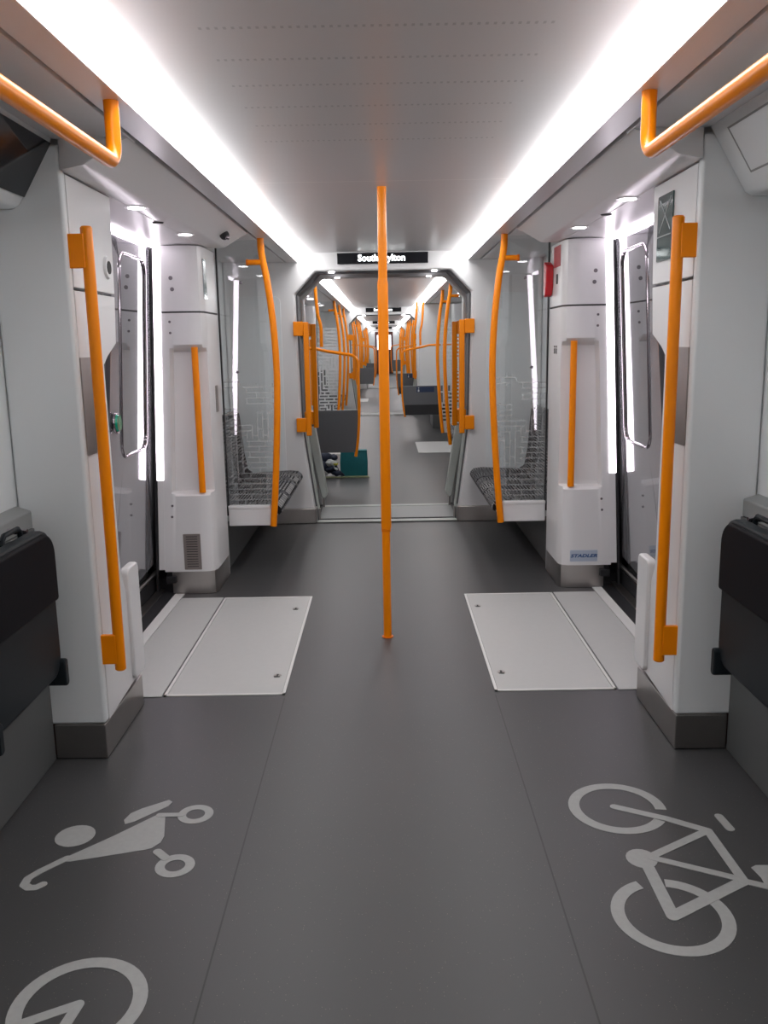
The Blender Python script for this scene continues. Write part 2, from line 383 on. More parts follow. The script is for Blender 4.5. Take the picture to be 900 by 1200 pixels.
# inset panels and steel skirting on the near bulkhead
for s in (-1,1):
    pn = MB().prism([(s*x,z) for x,z in rrect(.80,1.16,.38,1.80,.05)], 'y', 6.944, 6.951)
    tag(link('wall_panel', pn, 'panel_grey', None, .003), 'tall rounded wall panel on the carriage end wall, %s of the gangway' % SIDE[s], 'panel', 'end wall panels')
    sk = MB().prism([(s*.57,6.925),(s*.60,6.915),(s*1.235,6.915),(s*1.235,6.95),(s*.57,7.03)], 'z', 0.002, .125)
    tag(link('kick_plate', sk, 'steel', None, .006), 'brushed steel kick plate at the foot of the end wall, %s of the gangway' % SIDE[s], 'kick plate', 'end wall kick plates')

# ------------------------------------------------------------------ near partition columns
for s in (-1,1):
    S = SIDE[s]
    t = thing('partition_column', 'broad white partition column at the near edge of the %s doorway' % S, 'column', (s*1.1,3.1,0), 'near doorway columns')
    link('front_panel', MB().box((s*1.0,2.865,.13),(s*1.238,2.905,2.055)), 'panel_grey', t, .012, seg=4)
    prof = [(2.9055,.13),(3.33,.155),(3.33,.30),(3.16,.60),(3.15,1.37),(3.20,1.40),(3.31,1.445),(3.335,1.615),(2.9055,1.615)]
    link('side_panel', MB().prism(prof, 'x', s*1.0, s*1.045), 'panel', t, .003)
    link('upper_side_panel', MB().prism([(2.9055,1.625),(3.335,1.625),(3.36,1.972),(2.9055,1.972)], 'x', s*1.0, s*1.045), 'panel', t, .002)
    link('core', MB().prism([(s*1.07,.0),(s*1.07,1.972),(s*1.25,1.972),(s*1.33,.6),(s*1.36,.0)], 'y', 2.90, 3.35), 'rubber_reflection', t)
    link('edge_flap', MB().prism(rrect(3.20,3.335,.16,.605,.025), 'x', s*.985, s*1.02), 'panel', t, .008)
    link('kick_plate', MB().box((s*1.002,2.862,.003),(s*1.183,3.335,.13)), 'steel', t, .004)
    pl = link('metal_plaque', MB().prism(rrect(2.90,3.04,1.075,1.40,.006), 'x', s*.9965, s*1.001), 'steel', t)
    pl['label'] = 'plain grey metal plaque'
    led = MB().prism([(s*1.195,1.96),(s*1.235,1.96),(s*1.315,.68),(s*1.275,.68)], 'y', 3.352, 3.362)
    link('door_light_strip', led, 'ledv', t)
    if s < 0:
        o = link('speaker', MB().disc((s*1.0,3.265,1.715), (-s,0,0), .042, .008, 28, .036), 'panel', t)
        link('speaker_grille', MB().disc((s*.992,3.265,1.715), (-s,0,0), .023, .002, 24), 'gap', o)
    else:
        o = link('inspection_window', MB().prism(rrect(3.12,3.285,1.70,1.925,.004), 'x', s*.995, s*.999), 'mirror', t)
        q = MB(); 
        for a,b_ in (((3.14,1.80),(3.26,1.91)),((3.26,1.80),(3.14,1.91)),((3.13,1.785),(3.28,1.785))):
            q.tube([(s*.9945,a[0],a[1]),(s*.9945,b_[0],b_[1])], .0022, 6)
        link('etched_lines', q, 'whitecloth', o)
    # grab rail on the column
    g = thing('column_grab_rail', 'tall orange grab rail on the near %s partition column' % S, 'grab rail', (s*.945,2.90,.318), 'column grab rails')
    link('rail', MB().tube([(s*.945,2.90,.318),(s*.945,2.90,.322),(s*.945,2.90,1.807),(s*.945,2.90,1.812)], [.015,.019,.019,.015], 20), 'orange', g)
    for zz in (.398,1.735):
        link('bracket', MB().box((s*.95,2.880,zz-.053),(s*1.002,2.898,zz+.053)), 'orange', g, .003)
    # overhead rail
    g = thing('overhead_grab_rail', 'orange overhead grab rail hanging below the %s strip light' % S, 'grab rail', (s*.69,2.39,1.9), 'overhead grab rails')
    path = [(s*.69,-1.6,2.052),(s*.69,-1.6,1.95)] + [(s*.69,-1.6+.05*(1-math.cos(a)),1.95-.05*math.sin(a)) for a in (.5,1.0,1.57)] + [(s*.69,-1.4,1.90),(s*.69,0,1.90),(s*.69,2.0,1.90),(s*.69,2.33,1.90)]
    path += [(s*.69,2.34+.05*math.sin(a),1.95-.05*math.cos(a)) for a in (.26,.52,.78,1.05,1.31,1.57)] + [(s*.69,2.39,1.97),(s*.69,2.39,2.051)]
    link('rail', MB().tube(path, .0195, 22), 'orange', g)
    # cove unit above the side windows
    yf = 2.862
    if s < 0:
        u = thing('display_unit', 'angled black passenger display screen above the left side wall', 'screen', (s*1.1,1.9,1.86))
    else:
        u = thing('cove_cabinet', 'angled blank grey cabinet panel above the right side wall', 'cabinet', (s*1.1,1.9,1.86))
    link('housing', MB().prism([(s*1.018,2.066),(s*1.135,1.874),(s*1.155,1.862),(s*1.239,1.862),(s*1.239,2.1),(s*1.02,2.1)], 'y', .3, yf), 'panel_grey', u, .004)
    a = Vector((s*1.022,2.060)); b_ = Vector((s*1.127,1.888)); t_ = (b_-a).normalized(); n_ = Vector((-s*abs(t_.y), -abs(t_.x)))
    if s < 0:
        A = a + t_*.004; B = b_ - t_*.012
        q = [A, B, B+n_*.006, A+n_*.006]
        link('screen', MB().prism([(p.x,p.y) for p in q], 'y', .9, yf-.004), 'screenblack', u, .002)
    else:
        fr = MB()
        for (u0,u1,ya,yb) in ((.02,.026,1.2,2.76),(.165,.171,1.2,2.76)):
            A = a+t_*u0; B = a+t_*u1; q = [A+n_*-.001,B+n_*-.001,B+n_*.0015,A+n_*.0015]; fr.prism([(p.x,p.y) for p in q],'y',ya,yb)
        A = a+t_*.02; B = a+t_*.171; q = [A+n_*-.001,B+n_*-.001,B+n_*.0015,A+n_*.0015]; fr.prism([(p.x,p.y) for p in q],'y',2.754,2.76)
        link('panel_groove', fr, 'ledge', u)

# ------------------------------------------------------------------ doors
def door_x(z): return 1.27 + (1.97-z)*.0585
for s in (-1,1):
    S = SIDE[s]; dn = 'door_1' if s < 0 else 'door_2'
    # leaf as a ruled slab with a window opening
    def slab(mb, y0, y1, z0, z1, t0, t1):
        mb.loft([[(s*(door_x(z0)+t0),y0,z0),(s*(door_x(z0)+t1),y0,z0),(s*(door_x(z0)+t1),y1,z0),(s*(door_x(z0)+t0),y1,z0)],
                 [(s*(door_x(z1)+t0),y0,z1),(s*(door_x(z1)+t1),y0,z1),(s*(door_x(z1)+t1),y1,z1),(s*(door_x(z1)+t0),y1,z1)]])
    wy0, wy1, wz0, wz1 = 4.37, 4.83, .88, 1.885
    leaf = MB(); zs = [wz0+(wz1-wz0)*i/6 for i in range(7)]
    inner = rrect(wy0, wy1, wz0, wz1, .075, 6)
    lo_y, hi_y, lo_z, hi_z = 4.125, 4.97, .12, 2.0
    # ring between rounded window outline and rectangular leaf edge
    def rim(p):
        cy, cz = (wy0+wy1)/2, (wz0+wz1)/2; dy_, dz_ = p[0]-cy, p[1]-cz
        ty = ((hi_y if dy_>0 else lo_y)-cy)/dy_ if abs(dy_)>1e-6 else 1e9; tz = ((hi_z if dz_>0 else lo_z)-cz)/dz_ if abs(dz_)>1e-6 else 1e9
        t = min(ty,tz); return (cy+dy_*t, cz+dz_*t)
    corners = {6:(hi_y,hi_z)}
    outer = [rim(p) for p in inner]
    for i0, cpt in ((3,(hi_y,hi_z)),(10,(lo_y,hi_z)),(17,(lo_y,lo_z)),(24,(hi_y,lo_z))): outer[i0] = cpt
    X = lambda p, o: (s*(door_x(p[1])+o), p[0], p[1])
    leaf.loft([[X(p,0) for p in inner],[X(p,0) for p in outer],[X(p,.04) for p in outer],[X(p,.04) for p in inner]], closed=True)
    dl = link(dn, leaf, 'door', None, 0, loc=(s*1.33,4.5,.12), smooth=False); dl['kind'] = 'structure'
    link('window_pane', MB().loft([[X(p,.003) for p in inner],[X(p,.03) for p in inner]]), 'winglass', dl)
    link('window_frame', MB().tube([X(p,-.001) for p in inner], .008, 10, closed=True), 'chrome', dl)
    if s < 0:
        bt = link('door_button', MB().disc((s*(door_x(1.07)-.016),4.235,1.07), (-1*s,0,0), .046, .016, 26, .038), 'green', dl)
        bt['label'] = 'round green door button'
        link('button_ring', MB().tube([(s*(door_x(1.07)-.016), 4.235+.047*math.cos(a*math.pi/12), 1.07+.047*math.sin(a*math.pi/12)) for a in range(24)], .006, 8, closed=True), 'chrome', bt)
    lf = MB(); slab(lf, 3.30, 4.085, .12, 2.0, 0, .04)
    d2 = link('door_3' if s < 0 else 'door_4', lf, 'door', smooth=False); d2['kind'] = 'structure'
    link('edge_seal', (lambda q: (slab(q, 4.087, 4.122, .12, 2.0, -.004, .04), q)[1])(MB()), 'black', d2)
    # door bottom track
    trk = thing('door_threshold', 'black and pale metal door threshold track at the foot of the %s door' % S, 'threshold', (s*1.32,4.1,0), 'door thresholds')
    link('sill_strip', MB().box((s*1.195,3.34,.0005),(s*1.25,4.925,.006)), 'hatchedge', trk)
    link('dark_mat', MB().box((s*1.25,3.34,.0005),(s*1.32,4.99,.008)), 'black', trk)
    link('guide_rail', MB().box((s*1.32,3.34,.0005),(s*1.365,4.99,.02)), 'steel', trk)
    link('lower_rail', MB().box((s*1.37,3.34,.0005),(s*1.41,4.99,.10)), 'black', trk, .004)
    link('upper_rail', MB().tube([(s*1.367,3.36,.125),(s*1.367,4.98,.125)], .013, 12), 'steel', trk)
    # light bar along the door head
    o = link('door_head_light', MB().box((s*1.235,3.36,1.962),(s*1.262,4.95,1.9755)), 'ledv')
    tag(o, 'white light bar running along the top of the %s door' % S, 'light', 'door head lights')
    for j, yy_ in enumerate((3.62,4.49)):
        dt = thing('vestibule_downlight', 'round %s ceiling downlight in the %s doorway' % (['near','far'][j], S), 'light', (s*.975,yy_,1.965), 'vestibule downlights')
        link('bezel', MB().disc((s*.975,yy_,1.9755), (0,0,-1), .046, .003, 28), 'soffit', dt)
        link('lens', MB().disc((s*.975,yy_,1.9724), (0,0,-1), .032, .002, 28), 'spot', dt)
    o = link('ceiling_sensor', MB().disc((s*1.0,4.06,1.9755), (0,0,-1), .026, .004, 24, .022), 'gap')
    tag(o, 'small dark round sensor in the %s doorway ceiling' % S, 'sensor', 'doorway ceiling sensors')
    # outer body above and around door
    struct('trim_15' if s<0 else 'trim_16', MB().box((s*1.415,3.0,0),(s*1.45,5.4,2.1)), 'gap')

# ------------------------------------------------------------------ far door pillars with the recessed grab pole
def pillar(s, y, full=True, where='', depth=.42):
    S = SIDE[s]
    t = thing('door_pillar', 'white door pillar ' + where, 'pillar', (s*1.1,y,0), 'door pillars')
    d = y-4.93
    def sect(z, rec):
        ox = 1.215 + (1.97-z)*.0475
        k = rec*.07
        pts = [(ox,y+depth),(ox,y),(ox-.045,y),(ox-.06+.012*rec,y+k*.25),(ox-.075+.02*rec,y+k*.9),(1.13,y+k),(1.09-.01*rec,y+k*1.02),(1.05,y+.003+k*1.05),(1.018,y+.022+k*.9),(1.003,y+.06+k*.35),(1.0,y+.13),(1.0,y+depth)]
        return [(s*a,b,z) for a,b in pts]
    if full:
        rings = [sect(z,r) for z,r in ((.137,0),(.585,0),(.60,.25),(.608,1),(.66,1),(1.35,1),(1.40,1),(1.422,.25),(1.44,0),(1.612,0))]
        link('lower_body', MB().loft(rings), 'panel', t)
        link('upper_body', MB().loft([sect(1.622,0),sect(1.971,0)]), 'panel', t)
        link('seam', MB().loft([[(p[0]*.997,p[1]+.004,p[2]) for p in sect(1.6125,0)],[(p[0]*.997,p[1]+.004,p[2]) for p in sect(1.6215,0)]]), 'gap', t)
        g = MB().loft([[(p[0],p[1],z) for p in [(s*1.262,y+depth,0),(s*1.262,y+.004,0),(s*1.05,y+.004,0),(s*1.015,y+.02,0),(s*1.003,y+.05,0),(s*1.003,y+depth,0)]] for z in (.003,.137)])
        kp = link('kick_plate', g, 'steel', t)
        # recessed grab pole
        link('grab_pole', MB().tube([(s*1.06,y-.012+.03,.603),(s*1.06,y+.018,1.425)], .0185, 18), 'orange', t)
        # light strip on the outer edge
        a = lambda z: 1.215+(1.97-z)*.0475
        link('door_light_strip', MB().loft([[(s*(a(z)),y-.004,z),(s*(a(z)+.038),y-.004,z),(s*(a(z)+.038),y+.012,z),(s*(a(z)),y+.012,z)] for z in (.68,1.965)]), 'ledv', t)
        link('edge_strip', MB().loft([[(s*(a(z)),y-.002,z),(s*(a(z)+.034),y-.002,z),(s*(a(z)+.034),y+.012,z),(s*(a(z)),y+.012,z)] for z in (.15,.679)]), 'panel', t)
        link('door_seal', MB().loft([[(s*(a(z)+.038),y-.006,z),(s*(a(z)+.050),y-.006,z),(s*(a(z)+.050),y+.04,z),(s*(a(z)+.038),y+.04,z)] for z in (.02,1.968)]), 'black', t)
        for (xx,zz,r) in ((1.165,1.80,.011),(1.16,1.74,.011),(1.185,1.565,.007),(1.185,1.505,.007),(1.235,.53,.007),(1.24,.465,.007)):
            link('screw', MB().disc((s*xx,y+.001,zz), (0,-1,0), r, .004, 14), 'screw', t)
        link('track_block', MB().box((s*1.235,y-.03,.075),(s*1.29,y+.003,.115)), 'black', t, .003)
        if s < 0:
            gr = link('vent_grille', MB().prism([(s*x,z) for x,z in rrect(1.085,1.185,.150,.362,.004)], 'y', y-.003, y+.004), 'grille', t)
            gr['label'] = 'small metal louvre grille'
            sl = MB()
            for i in range(13): sl.box((s*1.103,y-.0048,.167+i*.0148),(s*1.168,y-.0028,.1708+i*.0148))
            link('louvre_slots', sl, 'gap', gr)
            w = link('inspection_window', MB().prism(rrect(5.00,5.075,1.69,1.905,.004), 'x', s*.9975, s*1.001), 'mirror', t)
            w = link('metal_latch_plate', MB().prism(rrect(5.175,5.245,1.045,1.20,.004), 'x', s*.9965, s*1.001), 'steel', t)
        else:
            st = link('maker_label', MB().prism([(s*x,z) for x,z in rrect(1.062,1.222,.160,.228,.004)], 'y', y-.0015, y+.003), 'stickergrey', t)
            st['label'] = 'small silver maker label'
            place_text('lettering', text_mesh('STADLER', .033, .25, .0011, .0006), 'blue_ink', st, Matrix.Translation((s*1.142,y-.0022,.193)) @ Matrix.Rotation(math.pi/2,4,'X') @ Matrix.Diagonal((1.15,.8,1,1)))
            rl = link('red_notice', MB().prism(rrect(5.07,5.26,1.84,1.955,.003), 'x', s*.9975, s*1.001), 'redlabel', t)
            eh = link('emergency_handle', MB().prism([(5.27,1.86),(5.35,1.885),(5.36,1.72),(5.335,1.68),(5.30,1.69),(5.27,1.74)], 'x', s*.955, s*1.0), 'red', t, .008)
            eh['label'] = 'red emergency handle'
            link('key_switch', MB().box((s*.994,5.14,1.745),(s*1.001,5.165,1.80)), 'ink', t, .002)
            pk = MB()
            for i in range(3):
                pk.disc((s*.9995,5.13+i*.035,1.392), (-s,0,0), .006, .002, 10); pk.box((s*.9975,5.124+i*.035,1.352),(s*.9995,5.136+i*.035,1.382))
            link('pictograms', pk, 'ink', t)
        
    else:
        link('body', MB().loft([sect(.1,0),sect(1.97,0)]), 'panel', t)
        link('grab_pole', MB().tube([(s*1.06,y-.035,.55),(s*1.06,y-.035,1.5)], .018, 10), 'orange', t)
        link('door_light_strip', MB().box((s*1.21,y-.01,.6),(s*1.24,y+.0,1.96)), 'ledv', t)
    return t
pillar(-1, 4.93, True, 'with vent grille at the far edge of the left doorway')
pillar(1, 4.93, True, 'with red emergency handle at the far edge of the right doorway')
for s in (-1,1):
    tag(link('side_skirting', MB().box((s*1.004,5.352,.003),(s*1.06,5.376,.155)), 'panel_grey', None, .002), 'short grey skirting piece behind the %s door pillar' % SIDE[s], 'skirting', 'skirting pieces')
# camera pod at the end of the left door header
cp = thing('ceiling_camera', 'small black security camera pod at the far end of the left door header', 'camera', (-.86,4.72,1.98))
link('body', MB().sphere((-.835,4.80,2.005), .026, (1,1,1)), 'black', cp)
link('collar', MB().disc((-.845,4.80,2.025), (.5,0,-.86), .04, .012, 20, .034), 'panel_grey', cp)
link('lens', MB().sphere((-.815,4.775,1.988), .011), 'chrome', cp)

# ------------------------------------------------------------------ glass draught screens and their curved poles
def screen(s, y, label, plab, glass='glass', lo=.31, pole=True, px=0.):
    t = thing('draught_screen', label, 'screen', (s*.85,y,lo), 'glass draught screens')
    z0 = lo+.125
    # inner edge follows the curve of the pole
    prof = [(.715,z0),(.69,.65),(.668,1.0),(.662,1.25),(.668,1.5),(.695,1.8),(.735,2.045)]
    link('glass_pane', MB().prism([(s*(.995),z0)]+[(s*(x+.014),z) for x,z in prof]+[(s*.995,2.045)], 'y', y-.005, y+.005), glass, t)
    link('lower_panel', MB().prism([(s*.998,lo),(s*.735,lo),(s*.728,z0),(s*.998,z0)], 'y', y-.018, y+.018), 'panel', t, .006)
    link('top_ledge', MB().box((s*.732,y-.022,z0-.016),(s*.998,y+.022,z0+.006)), 'panel', t, .005)
    link('edge_seal', MB().box((s*.992,y-.012,z0),(s*1.0,y+.012,2.045)), 'black', t)
    if glass == 'glass':
        for (xx,zz) in ((.90,1.27),(.88,.70),(.855,1.80)):
            link('glass_stud', MB().disc((s*xx,y-.012,zz), (0,1,0), .009, .024, 12), 'screw', t)
    if pole: curved(s, y-.03, plab, lo)
    return t
def curved(s, y, lab, lo=.31, x0=0.):
    g = thing('curved_grab_pole', lab, 'grab pole', (s*.7,y,lo), 'curved grab poles')
    pth = smooth_path([(s*(x+x0),y,z) for x,z in ((.716,lo),(.69,.60),(.665,1.0),(.657,1.28),(.667,1.55),(.692,1.80),(.715,1.93),(.722,1.99),(.723,2.051))], 6)
    link('pole', MB().tube(pth, .0205, 16), 'orange', g)
    link('side_stub', MB().tube([(s*(.712+x0),y,1.915),(s*(.80+x0),y,1.915)], .016, 14), 'orange', g)
    link('end_cap', MB().disc((s*(.80+x0),y,1.915), (s,0,0), .019, .012, 14), 'orange_dark', g)
    return g
for s in (-1,1):
    screen(s, 5.40, 'glass draught screen with white base panel behind the %s door pillar' % SIDE[s], 'curved orange pole at the inner edge of the %s near draught screen' % SIDE[s])

# ------------------------------------------------------------------ benches
def bench(s, y0, y1, n, label, inset=0.):
    t = thing('bench', label, 'bench', (s*1.0,(y0+y1)/2,0), 'patterned benches')
    w = (y1-y0)/n
    link('plinth', MB().box((s*1.03,y0,.0),(s*1.238,y1,.34)), 'lower', t, .004)
    link('seat_shell', MB().prism([(s*(.72+inset),.33),(s*1.236,.33),(s*1.236,.36),(s*(.69+inset),.375)], 'y', y0+.005, y1-.005), 'panel', t, .004)
    cs = [(.665,.385),(.672,.415),(.70,.438),(.76,.446),(1.05,.432),(1.13,.43),(1.13,.362),(.71,.362),(.68,.366)]
    bs = [(1.06,.434),(1.10,.46),(1.125,.60),(1.14,.80),(1.15,.90),(1.175,.93),(1.21,.93),(1.235,.90),(1.236,.434)]
    for i in range(n):
        a, b_ = y0+.008+i*w, y0+(i+1)*w-.004
        link('seat_cushion', MB().prism([(s*x,z) for x,z in [(x+(inset if x<1 else 0),z) for x,z in cs]], 'y', a, b_), 'fabric', t, .012)
        link('backrest', MB().prism([(s*x,z) for x,z in bs], 'y', a, b_), 'fabric', t, .012)
    return t
for s in (-1,1):
    bench(s, 5.43, 6.90, 3, 'maze-patterned grey bench behind the %s draught screen, before the gangway' % SIDE[s])

# ------------------------------------------------------------------ centre pole
cp = thing('centre_pole', 'straight orange pole standing in the middle of the aisle', 'pole', (-.004,4.12,0))
link('lower_tube', MB().tube([(-.006,4.12,.003),(-.006,4.12,.56)], .0195, 24), 'orange', cp)
link('upper_tube', MB().tube([(-.004,4.12,.54),(-.004,4.12,.56),(-.002,4.12,1.70),(-.002,4.12,1.72)], [.021,.0245,.0245,.021], 24), 'orange', cp)
link('top_tube', MB().tube([(-.001,4.12,1.70),(0,4.12,2.1195)], .0205, 24), 'orange', cp)
link('joint_collar', MB().tube([(-.005,4.12,.535),(-.005,4.12,.55)], .0225, 24), 'orange_dark', cp)
link('floor_ring', MB().disc((-.006,4.12,.0005), (0,0,1), .028, .004, 24), 'orange_dark', cp)

# ------------------------------------------------------------------ floor hatches
for s in (-1,1):
    S = SIDE[s]
    t = thing('floor_hatch', 'pale grey floor hatch with two latches in front of the %s doorway' % S, 'hatch', (s*.69,4.12,0), 'floor hatches')
    x0,x1,y0,y1 = .437,.942,3.41,4.835
    link('panel', MB().box((s*(x0+.014),y0+.014,.0005),(s*(x1-.014),y1-.014,.003)), 'hatch', t)
    fr = MB()
    for a,b_ in (((x0,y0),(x1,y0+.012)),((x0,y1-.012),(x1,y1)),((x0,y0),(x0+.012,y1)),((x1-.012,y0),(x1,y1))):
        fr.box((s*a[0],a[1],.0004),(s*b_[0],b_[1],.0045))
    link('frame', fr, 'hatchedge', t)
    for (lx,ly) in (((.493,3.62),(.510,4.60)) if s < 0 else ((.490,3.62),(.490,4.60))):
        lt = link('latch', MB().disc((s*lx,ly,.003), (0,0,1), .018, .001, 18), 'steel', t)
        link('latch_slot', MB().box((s*(lx-.012),ly-.022,.0041),(s*(lx+.012),ly-.012,.005)).box((s*(lx-.004),ly-.014,.0041),(s*(lx+.004),ly+.014,.005)), 'ink', lt)
    o = link('threshold_panel', MB().box((s*.950,3.405,.0005),(s*1.193,4.84,.004)), 'hatch', None, .001)
    tag(o, 'pale grey floor panel between the hatch and the %s door threshold' % S, 'floor panel', 'threshold floor panels')

# ------------------------------------------------------------------ painted floor symbols
Z0, Z1 = .0004, .0013
b = MB()
b.ring2d((.70,2.48), .115, .149, -35+28, 325, Z0, Z1)
b.ring2d((.703,1.962), .117, .151, 84, 108-360, Z0, Z1) if False else b.ring2d((.703,1.962), .117, .151, 110, 440, Z0, Z1)
for pts, w in (([(.693,2.485),(.832,2.411),(.931,2.343),(.938,2.100)],.028), ([(.931,2.343),(.73,2.219)],.026), ([(.727,2.210),(.923,2.111)],.024), ([(.937,2.097),(.703,1.957),(.703,2.164)],.034), ([(.931,2.100),(1.0,2.066)],.024)):
    b.stroke(pts, w, Z0, Z1)
b.prism([(.697+.043*math.cos(a*math.pi/10), 2.208+.046*math.sin(a*math.pi/10)) for a in range(20)], 'z', Z0, Z1)
b.stroke([(.993,2.420),(1.0,2.350)], .026, Z0, Z1)
b.prism([(.982,2.157),(.999,2.168),(1.033,2.167),(1.05,2.144),(1.045,2.09),(1.019,2.068),(.985,2.062),(.990,2.11)], 'z', Z0, Z1)
tag(link('bicycle_marking', b, 'mark', smooth=False), 'white painted bicycle symbol on the dark floor at right', 'floor marking')
b = MB()
b.prism([(-.947+.058*math.cos(a*math.pi/12), 2.368+.058*math.sin(a*math.pi/12)) for a in range(24)], 'z', Z0, Z1)
b.prism([(-.816,2.429),(-.826,2.452),(-.816,2.491),(-.788,2.519),(-.715,2.569),(-.701,2.556),(-.708,2.531),(-.793,2.441)], 'z', Z0, Z1)
b.stroke([(-.953,2.131),(-.966,2.117),(-.985,2.116),(-1.003,2.130),(-1.004,2.158),(-.984,2.190),(-.93,2.252)], .024, Z0, Z1)
b.prism([(-.954,2.237),(-.831,2.364),(-.735,2.475),(-.718,2.486),(-.703,2.470),(-.679,2.36),(-.681,2.325),(-.700,2.297),(-.717,2.289),(-.915,2.236)], 'z', Z0, Z1)
b.stroke([(-.722,2.477),(-.655,2.477)], .022, Z0, Z1); b.stroke([(-.678,2.278),(-.648,2.246)], .026, Z0, Z1)
b.ring2d((-.611,2.48), .029, .055, 0, 360, Z0, Z1, 32); b.ring2d((-.611,2.208), .028, .055, 0, 360, Z0, Z1, 32)
tag(link('pushchair_marking', b, 'mark', smooth=False), 'white painted pushchair symbol on the dark floor at left', 'floor marking')
b = MB(); b.ring2d((-.703,1.688), .117, .150, 0, 360, Z0, Z1)
b.stroke([(-.82,1.628),(-.703,1.688),(-.715,1.60)], .026, Z0, Z1)
tag(link('wheel_marking', b, 'mark', smooth=False), 'white painted wheel-shaped floor symbol cut off at the bottom left corner', 'floor marking')

# ------------------------------------------------------------------ tip-up seats
for s in (-1,1):
    S = SIDE[s]
    for k, (y0, y1) in enumerate(((2.15,2.66),(1.56,2.07))):
        if k: continue
        t = thing('tip_up_seat', 'folded black tip-up seat on the %s side wall beside the partition column' % S, 'seat', (s*1.12,(y0+y1)/2,.38), 'tip-up seats')
        # pan standing upright, slightly flared
        link('seat_pan', MB().prism(rrect(y0,y1,.405,.885,.07,7), 'x', s*1.052, s*1.098), 'seatshell', t, .012)
        up = [(y0+.018,.655)]+[(y1-.018,.655)]+[(p[0],p[1]) for p in rrect(y0+.018,y1-.018,.5,.878,.075,8)[0:18]]
        link('upholstery', MB().prism(up, 'x', s*1.035, s*1.056), 'seatblack', t, .010, seg=3)
        link('backrest', MB().prism(rrect(y0+.01,y1-.01,.44,.855,.06,6), 'x', s*1.112, s*1.165), 'seatblack', t, .014)
        bp = MB().box((s*1.10,y0+.05,.40),(s*1.187,y1-.05,.80)); link('hinge_box', bp, 'seatshell', t, .006)
        for yy_ in (y0-.004, y1-.026):
            link('side_arm', MB().prism(rrect(yy_,yy_+.03,.365,.455,.013,5), 'x', s*1.035, s*1.186), 'seatshell', t, .006)
        for j in range(2):
            ya = y0+.06+j*.22
            link('belt_loop', MB().tube([(s*1.105,ya,.86),(s*1.108,ya+.01,.888),(s*1.11,ya+.03,.900),(s*1.112,ya+.13,.900),(s*1.115,ya+.15,.888),(s*1.118,ya+.16,.86)], .0085, 8), 'seatshell', t)
            link('metal_clip', MB().tube([(s*1.10,ya+.17,.882),(s*1.16,ya+.17,.884)], .009, 8), 'chrome', t)
# tall seat backs' tubular frame on the wall rail
# ------------------------------------------------------------------ second carriage: teal bag, bundle, board
brd = link('floor_board', MB().box((-.80,9.345,.0005),(-.185,9.405,.012)), 'board', None, .003)
tag(brd, 'flat pale board lying on the floor under the left modesty panel', 'board')
bg = thing('teal_bag', 'teal fabric bag standing on the floor behind the left modesty panel', 'bag', (-.36,9.52,.002))
link('body', MB().loft([[(-.50,9.43,.002),(-.205,9.43,.002),(-.205,9.60,.002),(-.50,9.60,.002)],[(-.502,9.42,.16),(-.202,9.42,.16),(-.202,9.61,.16),(-.502,9.61,.16)],[(-.495,9.46,.285),(-.21,9.46,.285),(-.21,9.57,.285),(-.495,9.57,.285)]]), 'teal', bg, .008)
link('top_hem', MB().box((-.49,9.452,.27),(-.207,9.458,.285)), 'teal', bg, .002)
#link('handle', MB().tube(smooth_path([(-.40,9.49,.28),(-.38,9.49,.33),(-.33,9.49,.345),(-.28,9.49,.33),(-.26,9.49,.28)],5), .008, 8), 'teal', bg)
bl = thing('crumpled_bundle', 'crumpled dark blue and white bundle beside the teal bag', 'bundle', (-.63,9.5,.002))
for nm, mt, blobs in (('dark_cloth','navy',[(-.70,9.48,.11,.085),(-.62,9.47,.085,.07),(-.76,9.5,.07,.055),(-.585,9.47,.06,.045),(-.575,9.46,.13,.04),(-.62,9.5,.2,.065),(-.70,9.52,.2,.08),(-.80,9.5,.14,.08),(-.53,9.375,.05,.036),(-.49,9.385,.035,.026),(-.60,9.38,.10,.035),(-.56,9.46,.21,.03)]),('white_cloth','whitecloth',[(-.60,9.44,.15,.05),(-.68,9.42,.045,.028),(-.55,9.375,.10,.022),(-.63,9.39,.16,.026),(-.66,9.5,.19,.04)]),('yellow_cloth','yellow',[(-.545,9.385,.15,.016)])):
    mb = MB()
    for (x,y,z,r) in blobs: mb.sphere((x,y,z), r, (1.35,.9,.8), 12)
    for v in mb.bm.verts: v.co += Vector((math.sin(v.co.z*60+v.co.x*40), math.sin(v.co.x*55), math.sin(v.co.x*70+v.co.y*30)))*.008
    for v in mb.bm.verts: v.co.z = max(v.co.z, .002)
    link(nm, mb, mt, bl)

